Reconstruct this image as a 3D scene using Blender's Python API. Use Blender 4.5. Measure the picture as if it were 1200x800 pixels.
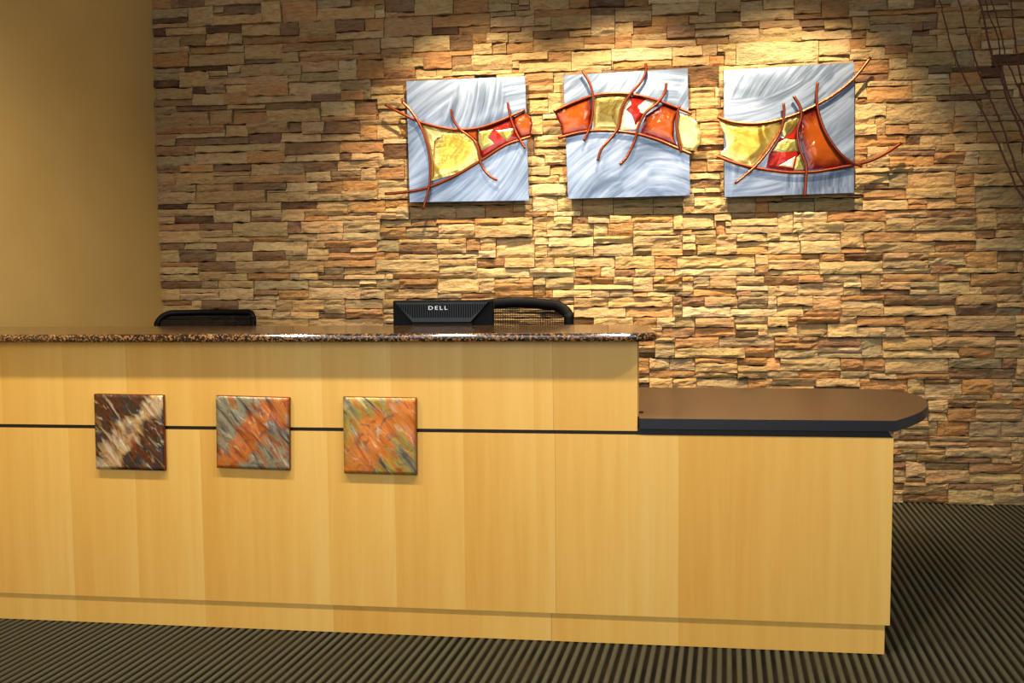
import bpy, bmesh, math, random
from mathutils import Vector, Matrix, noise

for o in list(bpy.data.objects):
    bpy.data.objects.remove(o)
scene = bpy.context.scene
col = scene.collection
R = math.radians

# ------------------------------------------------------------------ camera
FPX = 950.0                      # focal length in pixels of the 1200x800 frame
YAW, PITCH, ROLL = R(6.576), R(3.521), R(0.490)
CAM = Vector((0, 0, 1.17))
F = Vector((-math.sin(YAW) * math.cos(PITCH), math.cos(YAW) * math.cos(PITCH), -math.sin(PITCH)))
rt = Vector((math.cos(YAW), math.sin(YAW), 0))
dn = F.cross(rt)
RT = math.cos(ROLL) * rt + math.sin(ROLL) * dn
DN = -math.sin(ROLL) * rt + math.cos(ROLL) * dn
cd = bpy.data.cameras.new('camera')
cam = bpy.data.objects.new('camera', cd)
col.objects.link(cam)
cd.sensor_width = 36
cd.lens = FPX / 1200 * 36
cd.clip_start = 0.05
cam.matrix_world = Matrix(((RT.x, -DN.x, -F.x, CAM.x), (RT.y, -DN.y, -F.y, CAM.y), (RT.z, -DN.z, -F.z, CAM.z), (0, 0, 0, 1)))
scene.camera = cam


def at(px, py, Y=None, Z=None):
    """photo pixel -> point on the plane y=Y (or z=Z)"""
    d = RT * (px - 600) + DN * (py - 400) + F * FPX
    t = (Y - CAM.y) / d.y if Y is not None else (Z - CAM.z) / d.z
    return CAM + d * t


# ------------------------------------------------------------------ world, lights, exposure
vs = scene.view_settings
vs.view_transform = 'Standard'
vs.look = 'None'
vs.exposure = 0.0
vs.gamma = 1.0
vs.use_curve_mapping = False

w = bpy.data.worlds.new('room_ambient')
scene.world = w
w.use_nodes = True
bg = w.node_tree.nodes['Background']
bg.inputs[0].default_value = (1.0, 0.95, 0.85, 1)
bg.inputs[1].default_value = 0.17


def light(name, kind, loc, target, energy, color, **kw):
    d = bpy.data.lights.new(name, kind)
    d.energy = energy
    d.color = color
    for k, v in kw.items():
        setattr(d, k, v)
    o = bpy.data.objects.new(name, d)
    col.objects.link(o)
    o.location = loc
    o.rotation_euler = (Vector(target) - Vector(loc)).to_track_quat('-Z', 'Y').to_euler()
    return o


WARM = (1.0, 0.76, 0.475)
SOFT = (1.0, 0.88, 0.70)
YW = 4.575                       # mean face of the stone wall
# daylight from the glazed front of the lobby, behind the camera
light('lobby_daylight', 'AREA', (-0.6, -2.6, 2.0), (0.0, 3.0, 0.9), 130, (0.9, 0.95, 1.0), shape='RECTANGLE', size=5.0, size_y=2.4)
# ceiling downlights in front of the desk
for x, e in ((-1.75, 155), (-0.75, 112), (0.25, 118), (1.25, 122)):
    light('lobby_downlight', 'SPOT', (x - 0.15, 1.6, 3.0), (x - 0.2, 2.6, 0.4), e, SOFT, spot_size=R(116), spot_blend=0.85, shadow_soft_size=0.07)
# wall washers above the artworks
for x, e in ((-0.70, 280), (0.13, 305), (0.96, 285)):
    light('wall_washer', 'SPOT', (x, YW - 1.0, 3.05), (x, YW, 1.55), e, WARM, spot_size=R(74), spot_blend=0.8, shadow_soft_size=0.025)


# ------------------------------------------------------------------ helpers
def lin(c):
    return tuple(((v / 255 + 0.055) / 1.055) ** 2.4 if v > 10 else v / 255 / 12.92 for v in c)


ORG = {}


def tag(o, label=None, cat=None, group=None, kind=None):
    if label: o['label'] = label
    if cat: o['category'] = cat
    if group: o['group'] = group
    if kind: o['kind'] = kind
    return o


def org(o):
    return ORG.get(o.name, Vector((0, 0, 0))) if o else Vector((0, 0, 0))


def empty(name, loc):
    o = bpy.data.objects.new(name, None)
    o.empty_display_size = 0.1
    col.objects.link(o)
    o.location = loc
    ORG[o.name] = Vector(loc)
    return o


def mk(name, verts, faces, mat, parent=None, loc=None, smooth=False, attr=None):
    """one mesh object; verts are world coordinates, loc is the object's origin in the world"""
    loc = Vector(loc) if loc is not None else org(parent)
    me = bpy.data.meshes.new(name)
    me.from_pydata([tuple(Vector(v) - loc) for v in verts], [], faces)
    if smooth:
        me.polygons.foreach_set('use_smooth', [True] * len(me.polygons))
    if attr:
        for an, vals in attr.items():
            a = me.color_attributes.new(an, 'FLOAT_COLOR', 'POINT')
            a.data.foreach_set('color', [x for v in vals for x in v])
    me.update()
    if mat: me.materials.append(mat)
    o = bpy.data.objects.new(name, me)
    col.objects.link(o)
    o.location = loc - org(parent)
    if parent: o.parent = parent
    ORG[o.name] = loc
    return o


def mkbm(name, bm, mat, parent=None, loc=None, smooth=False):
    bmesh.ops.recalc_face_normals(bm, faces=bm.faces)
    bm.verts.index_update()
    v = [x.co.copy() for x in bm.verts]
    f = [[q.index for q in p.verts] for p in bm.faces]
    bm.free()
    return mk(name, v, f, mat, parent, loc, smooth)


def box(x0, x1, y0, y1, z0, z1, bev=0.0, seg=2, bm=None):
    own = bm is None
    b = bmesh.new()
    vs_ = [b.verts.new((x, y, z)) for x in (x0, x1) for y in (y0, y1) for z in (z0, z1)]
    for f in ((0, 1, 3, 2), (4, 6, 7, 5), (0, 4, 5, 1), (2, 3, 7, 6), (0, 2, 6, 4), (1, 5, 7, 3)):
        b.faces.new([vs_[i] for i in f])
    bmesh.ops.recalc_face_normals(b, faces=b.faces)
    if bev:
        bmesh.ops.bevel(b, geom=list(b.edges), offset=bev, segments=seg, affect='EDGES', profile=0.5)
    if own:
        return b
    tmp = bpy.data.meshes.new('tmp')
    b.to_mesh(tmp); b.free()
    bm.from_mesh(tmp)
    bpy.data.meshes.remove(tmp)
    return bm


def prism(poly, axis, a, b, bm=None, bev=0.0, seg=2):
    """poly: 2D outline; extruded along axis ('y': (x,z) outline, 'z': (x,y) outline) from a to b"""
    m = bmesh.new()
    P = (lambda p, t: (p[0], t, p[1])) if axis == 'y' else (lambda p, t: (p[0], p[1], t))
    A = [m.verts.new(P(p, a)) for p in poly]
    B = [m.verts.new(P(p, b)) for p in poly]
    n = len(poly)
    m.faces.new(A); m.faces.new(B[::-1])
    for i in range(n):
        m.faces.new((A[i], B[i], B[(i + 1) % n], A[(i + 1) % n]))
    bmesh.ops.recalc_face_normals(m, faces=m.faces)
    if bev:
        es = [e for e in m.edges if abs((e.verts[0].co - e.verts[1].co)[1 if axis == 'y' else 2]) < 1e-6]
        bmesh.ops.bevel(m, geom=es, offset=bev, segments=seg, affect='EDGES', profile=0.5)
    if bm is None: return m
    tmp = bpy.data.meshes.new('tmp')
    m.to_mesh(tmp); m.free(); bm.from_mesh(tmp)
    bpy.data.meshes.remove(tmp)
    return bm


def spline(pts, n=8, closed=False):
    out = []
    k = len(pts)
    rng = range(k if closed else k - 1)
    for i in rng:
        p0 = pts[(i - 1) % k] if closed else pts[max(i - 1, 0)]
        p1, p2 = pts[i % k], pts[(i + 1) % k]
        p3 = pts[(i + 2) % k] if closed else pts[min(i + 2, k - 1)]
        for j in range(n):
            t = j / n
            out.append(0.5 * (2 * p1 + (p2 - p0) * t + (2 * p0 - 5 * p1 + 4 * p2 - p3) * t * t + (3 * p1 - p0 - 3 * p2 + p3) * t ** 3))
    if not closed: out.append(pts[-1].copy())
    return out


def tube(pts, rad, sides=8, closed=False):
    """verts, faces of a swept tube; rad is a number or a function of 0..1"""
    V, Fc = [], []
    n = len(pts)
    up = Vector((0.13, 1, 0.21)).normalized()
    for i, p in enumerate(pts):
        a = pts[(i - 1) % n] if closed else pts[max(i - 1, 0)]
        b = pts[(i + 1) % n] if closed else pts[min(i + 1, n - 1)]
        t = (b - a).normalized()
        u = up.cross(t)
        if u.length < 1e-4: u = Vector((1, 0, 0)).cross(t)
        u.normalize(); v = t.cross(u)
        r = rad(i / (n - 1)) if callable(rad) else rad
        for k in range(sides):
            an = 2 * math.pi * k / sides
            V.append(p + u * (math.cos(an) * r) + v * (math.sin(an) * r))
    m = n if closed else n - 1
    for i in range(m):
        for k in range(sides):
            j = (i + 1) % n
            Fc.append((i * sides + k, i * sides + (k + 1) % sides, j * sides + (k + 1) % sides, j * sides + k))
    if not closed:
        Fc.append(tuple(range(sides))[::-1])
        Fc.append(tuple((n - 1) * sides + k for k in range(sides)))
    return V, Fc


def lathe(prof, c, sides=24):
    V, Fc = [], []
    for r, z in prof:
        for k in range(sides):
            a = 2 * math.pi * k / sides
            V.append(Vector((c[0] + r * math.cos(a), c[1] + r * math.sin(a), c[2] + z)))
    for i in range(len(prof) - 1):
        for k in range(sides):
            Fc.append((i * sides + k, i * sides + (k + 1) % sides, (i + 1) * sides + (k + 1) % sides, (i + 1) * sides + k))
    Fc.append(tuple(range(sides))[::-1])
    Fc.append(tuple((len(prof) - 1) * sides + k for k in range(sides)))
    return V, Fc


# ------------------------------------------------------------------ materials
class NT:
    def __init__(s, name):
        s.m = bpy.data.materials.new(name)
        s.m.use_nodes = True
        s.t = s.m.node_tree
        s.b = s.t.nodes['Principled BSDF']

    def n(s, typ, **kw):
        x = s.t.nodes.new('ShaderNode' + typ)
        for k, v in kw.items():
            if k.startswith('i_'):
                x.inputs[k[2:].replace('_', ' ')].default_value = v
            else:
                setattr(x, k, v)
        return x

    def l(s, a, b):
        s.t.links.new(a, b)

    def set(s, **kw):
        for k, v in kw.items():
            s.b.inputs[k.replace('_', ' ')].default_value = v
        return s

    def ramp(s, src, stops, interp='LINEAR'):
        r = s.n('ValToRGB')
        r.color_ramp.interpolation = interp
        e = r.color_ramp.elements
        while len(e) < len(stops): e.new(0.5)
        for x, (p, c) in zip(e, stops):
            x.position = p
            x.color = (*c, 1)
        s.l(src, r.inputs[0])
        return r.outputs[0]

    def math(s, op, a, b=None, c=None):
        x = s.n('Math', operation=op)
        for i, v in enumerate((a, b, c)):
            if v is None: continue
            if hasattr(v, 'links'): s.l(v, x.inputs[i])
            else: x.inputs[i].default_value = v
        return x.outputs[0]

    def mix(s, fac, a, b, blend='MIX'):
        x = s.n('Mix', data_type='RGBA', blend_type=blend)
        for i, v in ((0, fac), (6, a), (7, b)):
            if hasattr(v, 'links'): s.l(v, x.inputs[i])
            else: x.inputs[i].default_value = v if i == 0 else (*v, 1)
        return x.outputs[2]

    def bump(s, h, strength, dist):
        b = s.n('Bump')
        b.inputs['Strength'].default_value = strength
        b.inputs['Distance'].default_value = dist
        s.l(h, b.inputs['Height'])
        s.l(b.outputs[0], s.b.inputs['Normal'])
        return b

    def mapping(s, src, scale, rot=(0, 0, 0), loc=(0, 0, 0)):
        m = s.n('Mapping')
        m.inputs['Scale'].default_value = scale
        m.inputs['Rotation'].default_value = rot
        m.inputs['Location'].default_value = loc
        s.l(src, m.inputs[0])
        return m.outputs[0]

    def noise(s, vec, scale, detail=3, rough=0.55, dist=0.0):
        x = s.n('TexNoise')
        x.inputs['Scale'].default_value = scale
        x.inputs['Detail'].default_value = detail
        x.inputs['Roughness'].default_value = rough
        x.inputs['Distortion'].default_value = dist
        if vec is not None: s.l(vec, x.inputs['Vector'])
        return x.outputs[0]


def plain(name, c, rough=0.5, metal=0.0, spec=0.5, coat=0.0):
    m = NT(name)
    m.set(Base_Color=(*lin(c), 1), Roughness=rough, Metallic=metal)
    m.b.inputs['Specular IOR Level'].default_value = spec
    m.b.inputs['Coat Weight'].default_value = coat
    return m.m


def wpos(m):
    return m.n('NewGeometry').outputs['Position']


def mat_stone():
    m = NT('split_face_stone')
    p = wpos(m)
    a = m.n('Attribute', attribute_name='stone_tone').outputs['Color']
    n1 = m.noise(m.mapping(p, (4, 4, 9)), 2.2, 4, 0.6, 0.6)
    n2 = m.noise(m.mapping(p, (9, 9, 22)), 3.0, 5, 0.65)
    c = m.mix(m.ramp(n1, [(0.5, (0, 0, 0)), (0.72, (0.4, 0.4, 0.4))]), a, lin((172, 118, 72)))
    c2 = m.mix(m.ramp(n2, [(0.36, (0.5, 0.5, 0.5)), (0.52, (0, 0, 0))]), c, (0.6, 0.52, 0.44), 'MULTIPLY')
    n3 = m.noise(m.mapping(p, (3, 3, 7), loc=(3, 1, 7)), 2.6, 3)
    c3 = m.mix(m.ramp(n3, [(0.56, (0, 0, 0)), (0.72, (0.4, 0.4, 0.4))]), c2, lin((150, 138, 108)))
    m.l(c3, m.b.inputs['Base Color'])
    m.set(Roughness=0.88)
    m.b.inputs['Specular IOR Level'].default_value = 0.25
    h = m.noise(m.mapping(p, (18, 18, 46)), 1.6, 8, 0.62, 0.9)
    h2 = m.noise(m.mapping(p, (60, 60, 60)), 3, 4, 0.6)
    m.bump(m.math('ADD', m.math('MULTIPLY', h, 1.0), m.math('MULTIPLY', h2, 0.16)), 1.0, 0.017)
    return m.m


def mat_paint():
    m = NT('tan_wall_paint')
    p = wpos(m)
    n = m.noise(p, 3.0, 4)
    m.l(m.mix(m.ramp(n, [(0.3, (0, 0, 0)), (0.7, (1, 1, 1))]), lin((218, 182, 106)), lin((225, 189, 114))), m.b.inputs['Base Color'])
    m.set(Roughness=0.62)
    m.bump(m.noise(p, 90, 4, 0.6), 0.25, 0.003)
    return m.m


def mat_carpet():
    m = NT('ribbed_carpet')
    a = m.n('Attribute', attribute_name='rib').outputs['Fac']
    p = wpos(m)
    n = m.noise(p, 420, 3, 0.7)
    n2 = m.noise(p, 5, 4)
    c = m.mix(a, lin((26, 20, 13)), lin((108, 107, 84)))
    c = m.mix(m.ramp(n, [(0.35, (0.85, 0.85, 0.85)), (0.6, (0, 0, 0))]), c, (0.45, 0.43, 0.4), 'MULTIPLY')
    c = m.mix(m.ramp(n2, [(0.4, (0, 0, 0)), (0.7, (0.35, 0.35, 0.35))]), c, lin((74, 62, 42)))
    m.l(c, m.b.inputs['Base Color'])
    m.set(Roughness=0.95)
    m.b.inputs['Specular IOR Level'].default_value = 0.1
    m.bump(n, 0.8, 0.006)
    return m.m


def mat_veneer():
    m = NT('maple_veneer')
    a = m.n('Attribute', attribute_name='leaf').outputs['Color']
    sep = m.n('SeparateColor')
    m.l(a, sep.inputs[0])
    p = wpos(m)
    off = m.n('CombineXYZ')
    m.l(m.math('MULTIPLY', sep.outputs[1], 13.0), off.inputs[1])
    add = m.n('VectorMath', operation='ADD')
    m.l(p, add.inputs[0]); m.l(off.outputs[0], add.inputs[1])
    g = m.noise(m.mapping(add.outputs[0], (26, 8, 1.3)), 1.0, 4, 0.55, 0.35)
    g2 = m.noise(m.mapping(add.outputs[0], (160, 8, 3)), 1.0, 3, 0.6)
    # red = across the leaf (dark heart to pale edge), blue = tone of the leaf
    t = m.math('ADD', m.math('MULTIPLY', sep.outputs[0], 0.32), m.math('MULTIPLY', sep.outputs[2], 0.30))
    t = m.math('ADD', t, m.math('MULTIPLY', m.math('SUBTRACT', g, 0.5), 0.75))
    t = m.math('ADD', t, m.math('MULTIPLY', m.math('SUBTRACT', g2, 0.5), 0.22))
    c = m.ramp(t, [(0.0, lin((218, 164, 74))), (0.45, lin((228, 181, 92))), (1.0, lin((238, 201, 122)))])
    m.l(c, m.b.inputs['Base Color'])
    m.set(Roughness=0.42)
    m.b.inputs['Specular IOR Level'].default_value = 0.4
    return m.m


def mat_granite():
    m = NT('speckled_granite')
    p = wpos(m)
    v = m.n('TexVoronoi', feature='F1')
    v.inputs['Scale'].default_value = 190
    m.l(p, v.inputs['Vector'])
    sepr = m.n('SeparateColor')
    m.l(v.outputs['Color'], sepr.inputs[0])
    n = m.noise(p, 34, 4, 0.7)
    c = m.ramp(m.math('ADD', m.math('MULTIPLY', sepr.outputs[0], 0.6), m.math('MULTIPLY', n, 0.45)),
               [(0.2, lin((22, 17, 14))), (0.42, lin((66, 46, 30))), (0.56, lin((40, 34, 28))), (0.64, lin((146, 100, 56))), (0.84, lin((178, 150, 112)))], 'CONSTANT')
    m.l(c, m.b.inputs['Base Color'])
    m.set(Roughness=0.1)
    m.b.inputs['Specular IOR Level'].default_value = 0.75
    return m.m


def mat_brushed(seed):
    """sheet aluminium ground in sweeping arcs around two centres"""
    m = NT('brushed_aluminium')
    co = m.n('TexCoord').outputs['Object']
    arcs = []
    for cx, cz in (((0.45, -0.75), (-0.55, 0.35)), ((0.15, -0.62), (-0.6, 0.7)), ((-0.35, 0.85), (0.7, -0.3)))[seed]:
        sub = m.n('VectorMath', operation='SUBTRACT')
        m.l(co, sub.inputs[0]); sub.inputs[1].default_value = (cx, 0, cz)
        sp = m.n('SeparateXYZ'); m.l(sub.outputs[0], sp.inputs[0])
        r = m.math('SQRT', m.math('ADD', m.math('POWER', sp.outputs[0], 2.0), m.math('POWER', sp.outputs[2], 2.0)))
        an = m.math('ARCTAN2', sp.outputs[2], sp.outputs[0])
        cb = m.n('CombineXYZ')
        m.l(m.math('MULTIPLY', r, 38.0), cb.inputs[0]); m.l(m.math('MULTIPLY', an, 1.6), cb.inputs[1])
        arcs.append(m.noise(cb.outputs[0], 1.0, 5, 0.62))
        if len(arcs) == 1:
            cb2 = m.n('CombineXYZ')
            m.l(m.math('MULTIPLY', r, 5.0), cb2.inputs[0]); m.l(m.math('MULTIPLY', an, 1.1), cb2.inputs[1])
            broad = m.noise(cb2.outputs[0], 1.0, 2, 0.5, 0.4)
    sel = m.ramp(m.noise(m.mapping(co, (1, 1, 1), loc=(seed * 2.3, 0, 1)), 3.0, 1, 0.4, 0.5), [(0.47, (0, 0, 0)), (0.53, (1, 1, 1))])
    st = m.math('ADD', m.math('MULTIPLY', arcs[0], m.math('SUBTRACT', 1.0, sel)), m.math('MULTIPLY', arcs[1], sel))
    t = m.math('ADD', m.math('MULTIPLY', st, 0.6), m.math('MULTIPLY', broad, 0.55))
    m.l(m.ramp(t, [(0.36, lin((66, 76, 94))), (0.52, lin((100, 116, 140))), (0.74, lin((162, 178, 204)))]), m.b.inputs['Base Color'])
    m.set(Metallic=0.75)
    m.l(m.math('ADD', m.math('MULTIPLY', st, 0.3), 0.22), m.b.inputs['Roughness'])
    m.bump(st, 0.35, 0.004)
    return m.m


def mat_glass_piece(name, c_mid, c_edge, metal=0.0, rough=0.16):
    """enamelled glass or leaf; the 'edge' attribute runs 0 at the rim to 1 in the middle"""
    m = NT(name)
    a = m.n('Attribute', attribute_name='edge').outputs['Fac']
    n = m.noise(m.mapping(wpos(m), (9, 9, 9)), 1.5, 4, 0.6, 0.8)
    t = m.math('ADD', a, m.math('MULTIPLY', m.math('SUBTRACT', n, 0.5), 0.9))
    m.l(m.ramp(t, [(0.12, lin(c_edge)), (0.7, lin(c_mid))]), m.b.inputs['Base Color'])
    m.set(Roughness=rough, Metallic=metal)
    m.b.inputs['Coat Weight'].default_value = 0.15
    m.b.inputs['Specular IOR Level'].default_value = 0.35
    m.b.inputs['Coat Roughness'].default_value = 0.08
    m.bump(m.noise(m.mapping(wpos(m), (9, 9, 9)), 0.8, 2, 0.5, 0.6), 0.5, 0.03)
    return m.m


def mat_flame(name, band, side, width, seed):
    """heat-coloured copper sheet: a pale or orange band from corner to corner, feathered into streaks"""
    m = NT(name)
    co = m.n('TexCoord').outputs['Object']
    p = m.mapping(co, (1, 1, 1), loc=(0, 0, 0))
    st = m.noise(m.mapping(m.mapping(co, (1, 1, 1), rot=(0, R(-50), 0)), (5, 5, 26), loc=(seed, 0, seed)), 1.0, 4, 0.6, 0.7)
    st2 = m.noise(m.mapping(m.mapping(co, (1, 1, 1), rot=(0, R(-50), 0)), (6, 6, 30), loc=(seed + 5, 0, seed)), 1.2, 3, 0.6, 0.9)
    sp = m.n('SeparateXYZ')
    m.l(p, sp.inputs[0])
    # signed distance from the rising diagonal
    d = m.math('MULTIPLY', m.math('SUBTRACT', sp.outputs[2], sp.outputs[0]), 0.707)
    d = m.math('ABSOLUTE', m.math('ADD', d, m.math('MULTIPLY', m.math('SUBTRACT', m.noise(co, 8, 2), 0.5), 0.12)))
    t = m.math('ADD', m.math('MULTIPLY', d, 1.0 / width), m.math('MULTIPLY', m.math('SUBTRACT', st, 0.5), 2.2))
    base = m.ramp(st2, side)
    pale = m.ramp(st2, band)
    c = m.mix(m.ramp(t, [(0.35, (0, 0, 0)), (0.75, (1, 1, 1))]), pale, base)
    # heat bloom: violet, steel blue and red-brown patches
    b1 = m.noise(m.mapping(co, (1, 1, 1), loc=(seed * 1.7, 0, 2)), 17, 3, 0.6, 1.2)
    c = m.mix(m.ramp(b1, [(0.56, (0, 0, 0)), (0.68, (0.6, 0.6, 0.6))]), c, lin((82, 70, 84)))
    c = m.mix(m.ramp(b1, [(0.3, (0.65, 0.65, 0.65)), (0.43, (0, 0, 0))]), c, lin((150, 66, 30)))
    b2 = m.noise(m.mapping(m.mapping(co, (1, 1, 1), rot=(0, R(-50), 0)), (10, 10, 34), loc=(seed, 3, 4)), 1.3, 3, 0.6, 0.8)
    c = m.mix(m.ramp(b2, [(0.58, (0, 0, 0)), (0.68, (0.7, 0.7, 0.7))]), c, lin((228, 206, 166)))
    m.l(c, m.b.inputs['Base Color'])
    m.set(Metallic=0.45, Roughness=0.4)
    m.b.inputs['Coat Weight'].default_value = 0.25
    m.b.inputs['Coat Roughness'].default_value = 0.1
    m.bump(st, 0.4, 0.006)
    return m.m


M = {}
M['stone'] = mat_stone()
M['mortar'] = plain('dark_joint', (44, 33, 24), 0.95, spec=0.1)
M['paint'] = mat_paint()
M['carpet'] = mat_carpet()
M['veneer'] = mat_veneer()
M['core'] = plain('maple_edge', (196, 142, 70), 0.5)
M['black_strip'] = plain('black_reveal', (14, 11, 10), 0.6)
M['granite'] = mat_granite()
M['laminate'] = plain('brown_laminate', (92, 64, 42), 0.28, spec=0.55)
M['laminate_edge'] = plain('dark_edge_band', (30, 31, 38), 0.3, spec=0.6)
M['black_plastic'] = plain('black_plastic', (5, 5, 6), 0.5, spec=0.1)
M['grey_plastic'] = plain('charcoal_plastic', (26, 29, 34), 0.4, spec=0.3)
M['mesh_black'] = plain('black_mesh_fabric', (9, 8, 7), 0.8, spec=0.1)
M['seat_black'] = plain('black_upholstery', (24, 23, 23), 0.85)
M['chrome'] = plain('steel', (170, 172, 175), 0.25, 1.0)
M['logo'] = plain('silver_print', (205, 208, 212), 0.35, 0.4)
M['screen'] = plain('dark_screen', (8, 9, 11), 0.12)
M['copper'] = plain('copper_rod', (146, 70, 44), 0.3, 0.85)
M['copper_rim'] = plain('copper_rim', (120, 58, 32), 0.35, 0.6)
M['twig'] = plain('dark_red_twig', (78, 34, 18), 0.7)
M['vase'] = plain('dark_bronze_vase', (58, 42, 32), 0.35, 0.4)
M['gold'] = mat_glass_piece('gold_leaf', (196, 164, 64), (226, 204, 124), 0.88, 0.24)
M['olive_gold'] = mat_glass_piece('olive_gold_leaf', (122, 104, 46), (206, 188, 120), 0.8, 0.24)
M['pale_gold'] = mat_glass_piece('pale_gold_leaf', (214, 200, 136), (196, 178, 104), 0.8, 0.24)
M['amber'] = mat_glass_piece('amber_red_glass', (142, 66, 12), (74, 6, 5), 0.1, 0.12)
M['red'] = mat_glass_piece('red_glass', (142, 28, 12), (92, 8, 8), 0.1, 0.12)
M['lime'] = mat_glass_piece('lime_gold_leaf', (166, 160, 78), (212, 206, 146), 0.75, 0.24)
M['white_leaf'] = mat_glass_piece('white_leaf', (240, 232, 214), (228, 206, 170), 0.5, 0.25)
M['panel'] = [mat_brushed(i) for i in range(3)]

# ------------------------------------------------------------------ the setting
ROW = 0.1135                     # height of one course of stone
XL = -2.635                      # inner face of the painted wall
# floor: carpet with ribs as real relief, ribs running 8 degrees off the wall's normal
RIB = 0.030
ang = R(8.2)
dirv = Vector((math.sin(ang), math.cos(ang), 0))
nrm = Vector((math.cos(ang), -math.sin(ang), 0))
V, Fc, A = [], [], []
prof = [(0.0, 0.0, 0.0), (0.32, 0.0, 0.05), (0.45, 0.0045, 0.8), (0.66, 0.0055, 1.0), (0.86, 0.0045, 0.8)]
s0, s1 = -3.6, 3.6
n_r = int((s1 - s0) / RIB)
for i in range(n_r):
    for u, h, t in prof:
        s = s0 + (i + u) * RIB
        for tt in (-0.6, 5.3):
            V.append(nrm * s + dirv * tt + Vector((0, 0, h - 0.0055)))
            A.append((t, t, t, 1))
k = len(V) // 2
for i in range(k - 1):
    Fc.append((2 * i, 2 * i + 2, 2 * i + 3, 2 * i + 1))
fl = mk('floor', V, Fc, M['carpet'], attr={'rib': A})
tag(fl, 'olive and dark brown ribbed carpet', 'carpet', kind='structure')

wl = mkbm('wall_left', box(XL - 0.12, XL, 0.2, YW + 0.15, -0.006, 3.4), M["paint"])
tag(wl, 'plain tan painted side wall', 'wall', kind='structure')

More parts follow.
